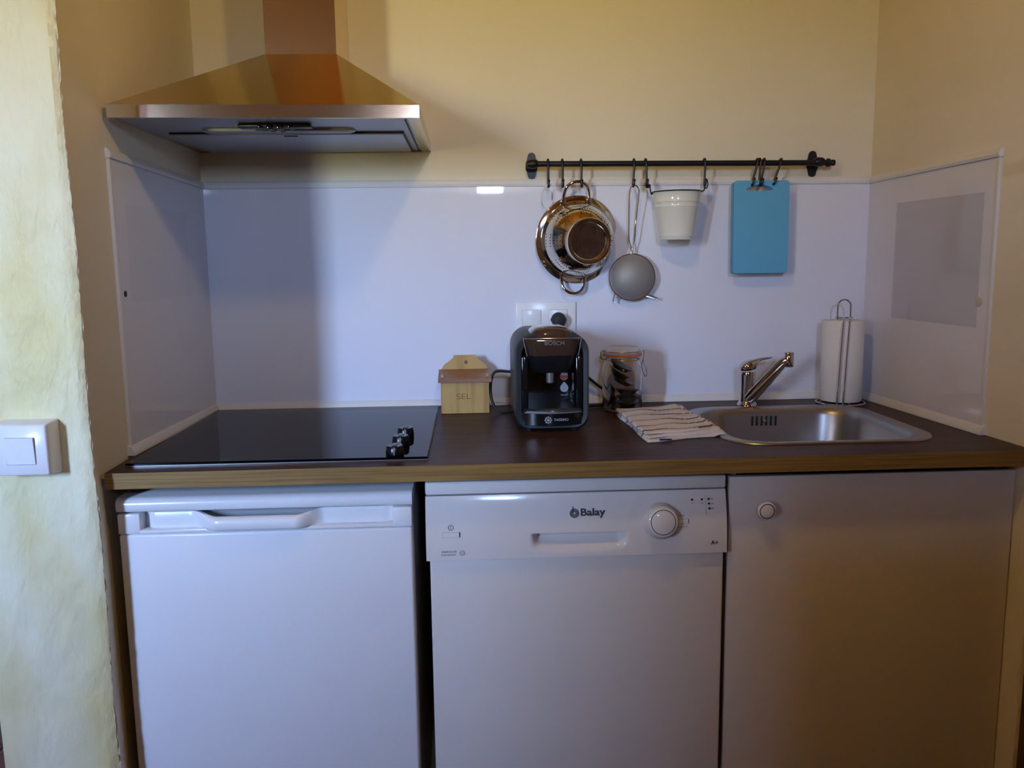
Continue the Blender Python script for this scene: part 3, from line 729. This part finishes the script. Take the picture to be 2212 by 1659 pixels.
# ------------------------------------------------------------------ socket plate, wall switch
def socket_plate():
    t = thing('socket_plate','white double wall plate with switch and socket behind the coffee machine','socket',(.845,0,1.12))
    MB().box(.7685,.9210,-.0125,-.0052,1.081,1.163,.0025,2).build('plate','white_switch',t)
    for x0,x1,nm in ((.785,.8315,'switch_rocker'),(.8525,.8990,'socket_insert')):
        MB().box(x0-.0008,x1+.0008,-.0128,-.0122,1.0968,1.1437).build('gap','light_print',t)
        MB().box(x0,x1,-.0142,-.0100,1.0975,1.143,.0008).build(nm,'white_switch',t)
    MB().lathe([(.0195,-.0143),(.0195,-.0149),(.0185,-.0149)],(.8757,0,1.1185),'y',32,cap0=False).build('socket_rim','white_switch',t)
socket_plate()
def light_switch():
    y = PY-.006; d = -.038
    t = thing('light_switch','white surface mounted switch box on the rough plaster wall end','switch',(-.085,y,.97))
    b = MB(); b.loft([[(x,yy,zz) for x,zz in rrect(-.146-g,-.0600+g,.920-g,1.0055+g,.003,3)] for yy,g in ((y,.004),(y+d+.010,.0012),(y+d+.002,0),(y+d,-.002))])
    b.build('box','white_switch',t,ang=50)
    MB().box(-.1270,-.0790,y+d-.0008,y+d+.001,.9385,.9850).build('rocker_gap','light_print',t)
    b = MB(); b.prism([(y+d+.001,.9395),(y+d-.0015,.9395),(y+d-.0050,.9845),(y+d+.001,.9845)],'x',-.1260,-.0800); b.build('rocker','white_switch',t)
light_switch()

# ------------------------------------------------------------------ preserving jar with pods
def jar():
    X,Y,z = 1.0215,-.118,.9
    t = thing('preserving_jar','clear glass clip top jar with an orange seal next to the coffee machine','jar',(X,Y,z))
    outer = [(.030,.0006),(.0440,.0006),(.0485,.005),(.0490,.012),(.0490,.096),(.0470,.110),(.0410,.124),(.0400,.130),(.0430,.132),(.0430,.136)]
    inner = [(.0400,.136),(.0375,.130),(.0385,.123),(.0445,.109),(.0465,.096),(.0465,.012),(.044,.006),(.030,.005)]
    b = MB(); b.lathe(outer+inner,(X,Y,z),n=56,cap0=True,cap1=True); b.build('glass_body','glass',t,ang=60)
    b = MB(); b.lathe([(.041,.1410),(.0440,.1415),(.0445,.1475),(.0425,.152),(.0395,.1560),(.0375,.1570),(.033,.1545),(.015,.1535)],(X,Y,z),n=56); b.build('lid','lid_glass',t,'pale glass lid',ang=60)
    b = MB(); b.lathe([(.0395,.1350),(.0472,.1350),(.0482,.1382),(.0472,.1412),(.0395,.1412)],(X,Y,z),n=56,cap0=False,cap1=False); b.build('seal','rubber_orange',t,'orange rubber ring')
    def circ(r,zz,n=44): return [(X+r*math.cos(2*PI*i/n),Y+r*math.sin(2*PI*i/n),z+zz) for i in range(n)]
    MB().tube(circ(.0440,.1265),.0011,6,True).build('neck_wire','wire',t)
    MB().tube(circ(.0462,.1465),.0011,6,True).build('lid_wire','wire',t)
    MB().tube([(X-.045,Y-.004,z+.1265),(X-.0530,Y-.006,z+.1285),(X-.0540,Y-.006,z+.144),(X-.0500,Y-.006,z+.1495),(X-.044,Y-.004,z+.147)],.0012,6).build('hinge_wire','wire',t)
    MB().tube(smooth_path([(X+.043,Y-.014,z+.147),(X+.0500,Y-.014,z+.148),(X+.0490,Y-.016,z+.130),(X+.0440,Y-.018,z+.112),(X+.0480,Y-.020,z+.096),(X+.0520,Y-.02,z+.086),(X+.0575,Y-.018,z+.090),(X+.0555,Y-.016,z+.106),(X+.0500,Y-.014,z+.118),(X+.0495,Y-.013,z+.130)],6),.0011,6).build('clip_wire','wire',t)
    # pods
    pm = MB(); pm.lathe([(.012,-.011),(.0195,-.0105),(.0245,-.002),(.0292,-.0012),(.0296,.0),(.0292,.0010),(.0230,.0012)],(0,0,0),n=28); pod_me = pm.mesh('coffee_pod')
    spots = [((.0145,.004,.018),(0,0,0)),((.0145,-.004,.0335),(3,-2,0)),((.0140,.003,.0495),(-3,5,40)),((-.0330,-.004,.0390),(0,-82,0)),((.002,-.002,.0765),(6,28,0)),((-.004,.004,.0940),(8,30,10)),((-.002,-.004,.1120),(10,24,0))]
    looks = ['lying flat at the bottom of the glass jar','second from the bottom of the glass jar','third from the bottom of the glass jar, just under the tilted ones','standing on edge at the left of the glass jar','lowest of the tilted ones in the jar','tilted between two others near the top of the jar','topmost of the pile in the glass jar']
    for (p_,r_),lk in zip(spots,looks):
        o = link('coffee_pod',pod_me,'pod'); o.location = (X+p_[0],Y+p_[1],z+p_[2]); o.rotation_euler = [math.radians(a) for a in r_]
        tag(o,'dark coffee pod '+lk,'coffee pod','coffee pods in the preserving jar')
jar()

# ------------------------------------------------------------------ folded tea towel
def towel():
    t = thing('tea_towel','folded white tea towel with thin dark stripes lying left of the sink','towel',(1.08,-.33,.9))
    c = [Vector((.995,-.190)),Vector((1.163,-.128)),Vector((1.178,-.452)),Vector((1.005,-.497))]  # back-left, back-right, front-right, front-left
    NU,NV = 60,90
    def layer(nm, z0, du, dv, seedk, thick, order):
        bm = bmesh.new(); top = []; bot = []
        st = {}
        for j in range(NV+1):
            rt, rb = [], []
            for i in range(NU+1):
                u = i/NU; v = j/NV
                uu = du[0]+(du[1]-du[0])*u; vv = dv[0]+(dv[1]-dv[0])*v
                uu += .012*math.sin(vv*9+seedk)*(u-.5)*2; vv += .014*math.sin(uu*7+seedk*2)
                p = (c[0]*(1-uu)+c[1]*uu)*(1-vv)+(c[3]*(1-uu)+c[2]*uu)*vv
                edge = min(u,1-u,v,1-v); rd = math.sqrt(max(0,1-(1-min(1,edge/.03))**2))
                wav = .0017*math.sin(vv*31+seedk+uu*3)+.0012*math.sin(uu*13+vv*9+seedk)
                lift = 0
                if p.x>SX0-.012 and p.y<SY1: lift = .004*sstep(SX0-.012,SX0+.002,p.x)
                zt = z0+lift+(thick+wav*.8)*(.25+.75*rd); zb = z0+lift
                a = bm.verts.new((p.x,p.y,zt)); rt.append(a); rb.append(bm.verts.new((p.x,p.y,zb)))
                st[a] = (uu,vv)
            top.append(rt); bot.append(rb)
        for j in range(NV):
            for i in range(NU):
                bm.faces.new((top[j][i],top[j+1][i],top[j+1][i+1],top[j][i+1])); bm.faces.new((bot[j][i],bot[j][i+1],bot[j+1][i+1],bot[j+1][i]))
        for j in range(NV):
            bm.faces.new((top[j][0],bot[j][0],bot[j+1][0],top[j+1][0])); bm.faces.new((top[j][NU],top[j+1][NU],bot[j+1][NU],bot[j][NU]))
        for i in range(NU):
            bm.faces.new((top[0][i],top[0][i+1],bot[0][i+1],bot[0][i])); bm.faces.new((top[NV][i],bot[NV][i],bot[NV][i+1],top[NV][i+1]))
        bmesh.ops.recalc_face_normals(bm, faces=bm.faces)
        bm.verts.index_update(); vals = [0.0]*len(bm.verts)
        for a,(uu,vv) in st.items():
            s_ = vv*1.0+.03*math.sin(uu*5+1)
            for line in (.17,.36,.55,.72,.87):
                if abs(s_-line)<.010: vals[a.index] = 1.0
        me = bpy.data.meshes.new(nm); bm.to_mesh(me); bm.free()
        at = me.attributes.new('stripe','FLOAT','POINT'); at.data.foreach_set('value',vals)
        me.polygons.foreach_set('use_smooth',[True]*len(me.polygons))
        return link(nm,me,'towel',t)
    layer('fold',.9005,(0,1),(0,1),.3,.0055,0)
    layer('fold',.9055,(.01,.985),(.015,.965),1.4,.0055,1)
    layer('fold',.9110,(0.0,.93),(.0,.92),2.3,.0050,2)
    MB().box(1.030,1.055,-.4945,-.4925,.903,.9065).build('woven_label',mat('navy_tag',(.02,.03,.10),.7),t)
towel()

# ------------------------------------------------------------------ rail with hooks
RZ, RY, RR = 1.5005, -.045, .0070
def rail():
    t = thing('hanging_rail','black iron utensil rail with shaped end brackets on the back wall','rail',(1.165,RY,RZ))
    MB().tube([(.806,RY,RZ),(1.548,RY,RZ-.002)],RR,16).build('bar','iron',t)
    for x,s in ((.812,-1),(1.524,1)):
        pts = []   # shaped plate outline, lobed
        for k in range(48):
            a = 2*PI*k/48; ca,sa = math.cos(a),math.sin(a)
            r = .0205+.0110*abs(sa)**2.2-.0035*max(0,math.cos(4*a+PI))
            pts.append((x+r*.72*ca,RZ+r*1.02*sa))
        br = MB().prism(pts,'y',-.0005,-.0045).build('bracket','iron',t)
        MB().tube([(x,-.004,RZ),(x,RY,RZ)],.0065,12).build('bracket_arm','iron',br)
        MB().lathe([(.009,-.012),(.0115,-.006),(.0115,.006),(.009,.012)],(x,RY,RZ),'x',18).build('bracket_eye','iron',br)
    MB().lathe([(.0072,0),(.0105,.003),(.0105,.009),(.006,.012),(.008,.016),(.0072,.022),(.003,.024)],(1.541,RY,RZ-.002),'x',18).build('end_knob','iron',t)
    MB().lathe([(.0072,0),(.0095,-.003),(.0085,-.008),(.003,-.010)],(.806,RY,RZ),'x',18).build('end_knob','iron',t)
rail()
def hook_mesh(drop=.054):
    p = [(0,.0095*math.cos(a),.0095*math.sin(a)) for a in [math.radians(d) for d in range(200,-30,-20)]]   # over the bar, open at the back
    p = [(0,y_,z_) for _,y_,z_ in p]
    # front side: straight shank down, then small forward hook
    path = [(0,.0092,-.006)]+[(0,.0100*math.cos(a),.0100*math.sin(a)+.0005) for a in [math.radians(d) for d in range(10,190,20)]]
    path += [(0,-.0100,-.012),(0,-.0085,-.030),(0,-.0080,-drop+.008)]
    path += [(0,-.0080-.0055*(1-math.cos(a)),-drop+.004-.006*math.sin(a)) for a in [math.radians(d) for d in range(20,181,20)]]
    path += [(0,-.0195,-drop+.012)]
    b = MB(); b.tube(path,.0028,8); b.sphere((0,-.0195,-drop+.0125),.0036,n=10); return b.mesh('hook')
hk = hook_mesh(); 
hooks = [(.849,0,0,'leftmost black hook on the rail, carrying a white plastic ring'),(.884,0,0,'empty black hook, second from the left end of the rail'),(.930,0,0,'black hook carrying the colander handle'),
         (1.0600,.0,.05,'black hook carrying the fine sieve'),(1.0895,0,-.03,'black hook at the left of the white bucket hanger'),(1.2355,0,.02,'black hook at the right of the white bucket hanger'),
         (1.366,0,.25,'leftmost of the three close hooks above the blue board'),(1.3735,0,.04,'middle of the three close hooks above the blue board'),(1.3835,0,.16,'right one of the three close hooks above the blue board'),(1.4245,0,.34,'tilted black hook above the right corner of the blue board')]
for x,ry,tilt,lb in hooks:
    o = link('rail_hook',hk,'iron'); o.location = (x,RY,RZ-(x-.806)*.0027); o.rotation_euler = (0,tilt,0)
    tag(o,lb,'hook','hooks on the black rail')

# white plastic ring
b = MB(); b.tube([(.8490+.0145*math.sin(2*PI*i/30),-.056-.004*math.sin(2*PI*i/30),1.4265+.0235*math.cos(2*PI*i/30)) for i in range(30)],.0019,6,True)
tag(b.build('plastic_ring','translucent'),'thin white oval plastic ring on the leftmost rail hook','ring')

# ------------------------------------------------------------------ colander
def colander():
    c0 = Vector((.9240,-.020,1.3180))
    t = thing('colander','shiny steel colander with two wire handles hanging bottom outwards','colander',tuple(c0))
    R_ = Matrix.Translation(c0) @ Matrix.Rotation(math.radians(11),4,'Z') @ Matrix.Rotation(math.radians(4),4,'X')
    prof = [(.1065,.003),(.1080,.001),(.1085,-.001),(.1065,-.0025),(.0965,-.003),(.0940,-.004),(.0925,-.008),(.0905,-.018),(.0860,-.034),(.0780,-.052),(.0680,-.066),(.0600,-.073),(.0560,-.076)]
    MB().lathe(prof,(0,0,0),'y',72,False,False,mtx=R_).build('bowl','steel_smooth',t,ang=50)
    MB().lathe([(.0565,-.0755),(.0555,-.079),(.0560,-.090),(.0545,-.0935),(.0500,-.0935),(.0480,-.090),(.0445,-.0835),(.0430,-.0825)],(0,0,0),'y',64,False,False,mtx=R_).build('foot_ring','steel_smooth',t,ang=50)
    MB().lathe([(.0440,-.0828),(.030,-.0824),(.010,-.0822)],(0,0,0),'y',48,False,True,mtx=R_).build('bottom_disc',mat('stained_steel',(.36,.26,.20),.28,metal=1,noise=(60,(.24,.16,.12),U1,.4,.6)),t)
    b = MB()   # perforations: clusters around the wall and in the bottom
    def at_r(r):
        for (r1,h1),(r0,h0) in zip(prof,prof[1:]):
            if r0<=r<=r1: k = (r-r0)/(r1-r0+1e-9); return h0+(h1-h0)*k, math.atan2(h1-h0,r1-r0)
        return -.076,0
    for cl in range(8):
        for a_ in range(5):
            for q in range(5):
                if (a_+q)%2==1 and q==4: continue
                th = 2*PI*cl/8+(a_-2)*.085; r = .089-q*.0058
                h,sl = at_r(r); nrm = Vector((-math.sin(sl)*0,0,0))
                v = Vector((r*math.cos(th),h-.0004,r*math.sin(th)))
                out = Vector((math.cos(th)*math.sin(sl),-math.cos(sl),math.sin(th)*math.sin(sl)))
                out = out if out.y<0 else -out
                mt = R_ @ Matrix.Translation(v+out*.0002) @ out.to_track_quat('Z','Y').to_matrix().to_4x4()
                bmesh.ops.create_circle(b.bm, cap_ends=True, radius=.0015, segments=7, matrix=mt)
    for k in range(36):
        rr = .009+.026*math.sqrt(hn(k,1)); th = k*2.39996
        mt = R_ @ Matrix.Translation((rr*math.cos(th),-.0830,rr*math.sin(th))) @ Matrix.Rotation(PI/2,4,'X')
        bmesh.ops.create_circle(b.bm, cap_ends=True, radius=.0012, segments=7, matrix=mt)
    o = b.build('perforations','groove',t,smooth=False); o['kind'] = 'stuff'
    for s,rot in ((1,4),(-1,-7)):
        ang = math.radians(rot)
        pts = [(-.034,-.0045,.089),(-.0335,-.006,.098),(-.0325,-.010,.112),(-.026,-.016,.130),(-.012,-.020,.1395),(0,-.021,.1415),(.012,-.020,.1395),(.026,-.016,.130),(.0325,-.010,.112),(.0335,-.006,.098),(.034,-.0045,.089)]
        mt = R_ @ Matrix.Rotation(-ang,4,'Y') @ (Matrix.Identity(4) if s>0 else Matrix.Diagonal((.94,1,-.94,1)))
        hd = MB().tube(smooth_path(pts,4),.0040,10,mtx=mt).build('handle','chrome',t)
        for sx in (-1,1): MB().box(sx*.034-.007,sx*.034+.007,-.008,-.0025,.086,.100,.002,mtx=mt).build('handle_lug','chrome',hd)
colander()

# ------------------------------------------------------------------ sieve
def sieve():
    c0 = Vector((1.0615,-.024,1.2225)); Rr = .0575
    t = thing('sieve','round fine mesh sieve with long wire handle hanging beside the colander','sieve',tuple(c0))
    prof = [(Rr*math.cos(a),-.040*math.sin(a)-.003) for a in [PI/2*k/14 for k in range(15)]]
    prof = [(max(r,.0006),h) for r,h in prof]
    MB().lathe(prof,c0,'y',56,False,True).build('mesh_bowl','sieve',t,ang=80)
    MB().lathe([(Rr-.001,.003),(Rr+.0022,.003),(Rr+.0026,-.002),(Rr+.0018,-.006),(Rr-.001,-.006)],c0,'y',56,False,False).build('rim','steel_smooth',t)
    zt = 1.4475
    loop = [(c0.x-.003,-.030,c0.z+Rr),(c0.x-.0035,-.031,c0.z+Rr+.018),(c0.x-.0095,-.034,c0.z+Rr+.038),(c0.x-.0110,-.040,1.360),(c0.x-.0120,-.050,1.425),(c0.x-.0095,-.0535,1.441),(c0.x-.001,-.0545,zt),(c0.x+.008,-.0535,1.441),(c0.x+.0110,-.050,1.425),(c0.x+.0070,-.040,1.360),(c0.x+.0050,-.034,c0.z+Rr+.038),(c0.x+.001,-.031,c0.z+Rr+.018),(c0.x+.001,-.030,c0.z+Rr)]
    MB().tube(smooth_path(loop,6),.0017,8).build('handle','steel_smooth',t)
    b = MB(); b.tube([(c0.x+.040,-.026,c0.z-.043),(c0.x+.064,-.031,c0.z-.0530),(c0.x+.0665,-.031,c0.z-.0560),(c0.x+.062,-.029,c0.z-.0555),(c0.x+.036,-.025,c0.z-.0475)],.0014,6); b.build('rest_wire','wire',t)
    b = MB(); b.tube([(c0.x-.036,-.026,c0.z-.045),(c0.x-.0435,-.030,c0.z-.0555),(c0.x-.0455,-.030,c0.z-.0640),(c0.x-.0480,-.03,c0.z-.0560),(c0.x-.043,-.026,c0.z-.040)],.0014,6); b.build('rest_wire','wire',t)
sieve()

# ------------------------------------------------------------------ enamel bucket
def bucket():
    X,Y = 1.163,-.067; zt,zb = 1.4300,1.3135
    t = thing('enamel_bucket','small cream white enamel bucket hanging in a black wire holder','bucket',(X,Y,zb))
    h = zt-zb
    prof = [(.0400,0),(.0412,.0008),(.0418,.006),(.0430,.0075),(.0432,.010)]
    for f,dr in ((.66,0),(.68,.0010),(.70,0),(.76,0),(.78,.0012),(.80,0),(.97,0)): prof.append((.0422+(.0575-.0422)*f+dr,h*f))
    prof += [(.0590,h-.001),(.0588,h+.001),(.0570,h),(.0560,h*.9),(.0405,.004)]
    MB().lathe(prof,(X,Y,zb),n=56).build('pail','enamel',t,ang=45)
    cz = zt-.001
    ring = [(X+.0602*math.cos(2*PI*i/40),Y+.0602*math.sin(2*PI*i/40),cz) for i in range(40)]
    hd = thing('bucket_hanger','black wire ring and brackets holding the white bucket','hanger',(X,Y,zt))
    MB().tube(ring,.0013,8,True).build('ring_wire','iron',hd)
    lw = smooth_path([(1.0890,-.0600,1.4560),(1.0865,-.061,1.4440),(1.0935,-.062,1.4405),(1.0965,-.063,1.4480),(1.0985,-.064,1.4320),(1.1010,-.065,1.4240),(1.1035,-.066,1.4275),(1.1040,-.067,1.4290)],5)
    MB().tube(lw,.0016,8).build('bracket_wire','iron',hd)
    rw = smooth_path([(1.2385,-.060,1.4600),(1.2410,-.061,1.4480),(1.2375,-.062,1.4385),(1.2315,-.062,1.4400),(1.2340,-.063,1.4480),(1.2315,-.064,1.4340),(1.2232,-.066,1.4290)],5)
    MB().tube(rw,.0016,8).build('bracket_wire','iron',hd)
bucket()

# ------------------------------------------------------------------ cutting boards
def board(nm_label, x0,x1,z0,z1,y0,y1,m,skew):
    """moulded board with a crescent grip slot near the top"""
    bm = bmesh.new(); xm = (x0+x1)/2
    out = rrect(x0,x1,z0,z1,.008,6)
    n = 14; slot = [(xm-.005+.033*(2*i/n-1), z1-.0205+.0100*(1-(2*i/n-1)**2)) for i in range(n+1)] + [(xm-.005+.033*(1-2*i/n), z1-.0225-.0035*(1-(1-2*i/n)**2)) for i in range(n+1)]
    def lay(y):
        A = [bm.verts.new((p[0]+(p[1]-z1)*skew,y,p[1])) for p in out]; B = [bm.verts.new((p[0]+(p[1]-z1)*skew,y,p[1])) for p in slot]
        E = [bm.edges.new((L_[i],L_[(i+1)%len(L_)])) for L_ in (A,B) for i in range(len(L_))]
        bmesh.ops.triangle_fill(bm, edges=E, use_beauty=True); return A,B
    A,B = lay(y0); C,D = lay(y1)
    for P_,Q_ in ((A,C),(B,D)):
        for i in range(len(P_)):
            j=(i+1)%len(P_); bm.faces.new((P_[i],P_[j],Q_[j],Q_[i]))
    bmesh.ops.recalc_face_normals(bm, faces=bm.faces)
    me = bpy.data.meshes.new('cutting_board'); bm.to_mesh(me); bm.free()
    return tag(link('cutting_board',me,m),nm_label,'cutting board')
board('front blue plastic cutting board with a crescent grip slot hanging on the rail',1.3085,1.4475,1.2290,1.4560,-.0560,-.0500,'blue',-.008)
board('pale blue cutting board half hidden behind the front blue board',1.3055,1.4455,1.2270,1.4530,-.0480,-.0420,'blue_back',-.008)
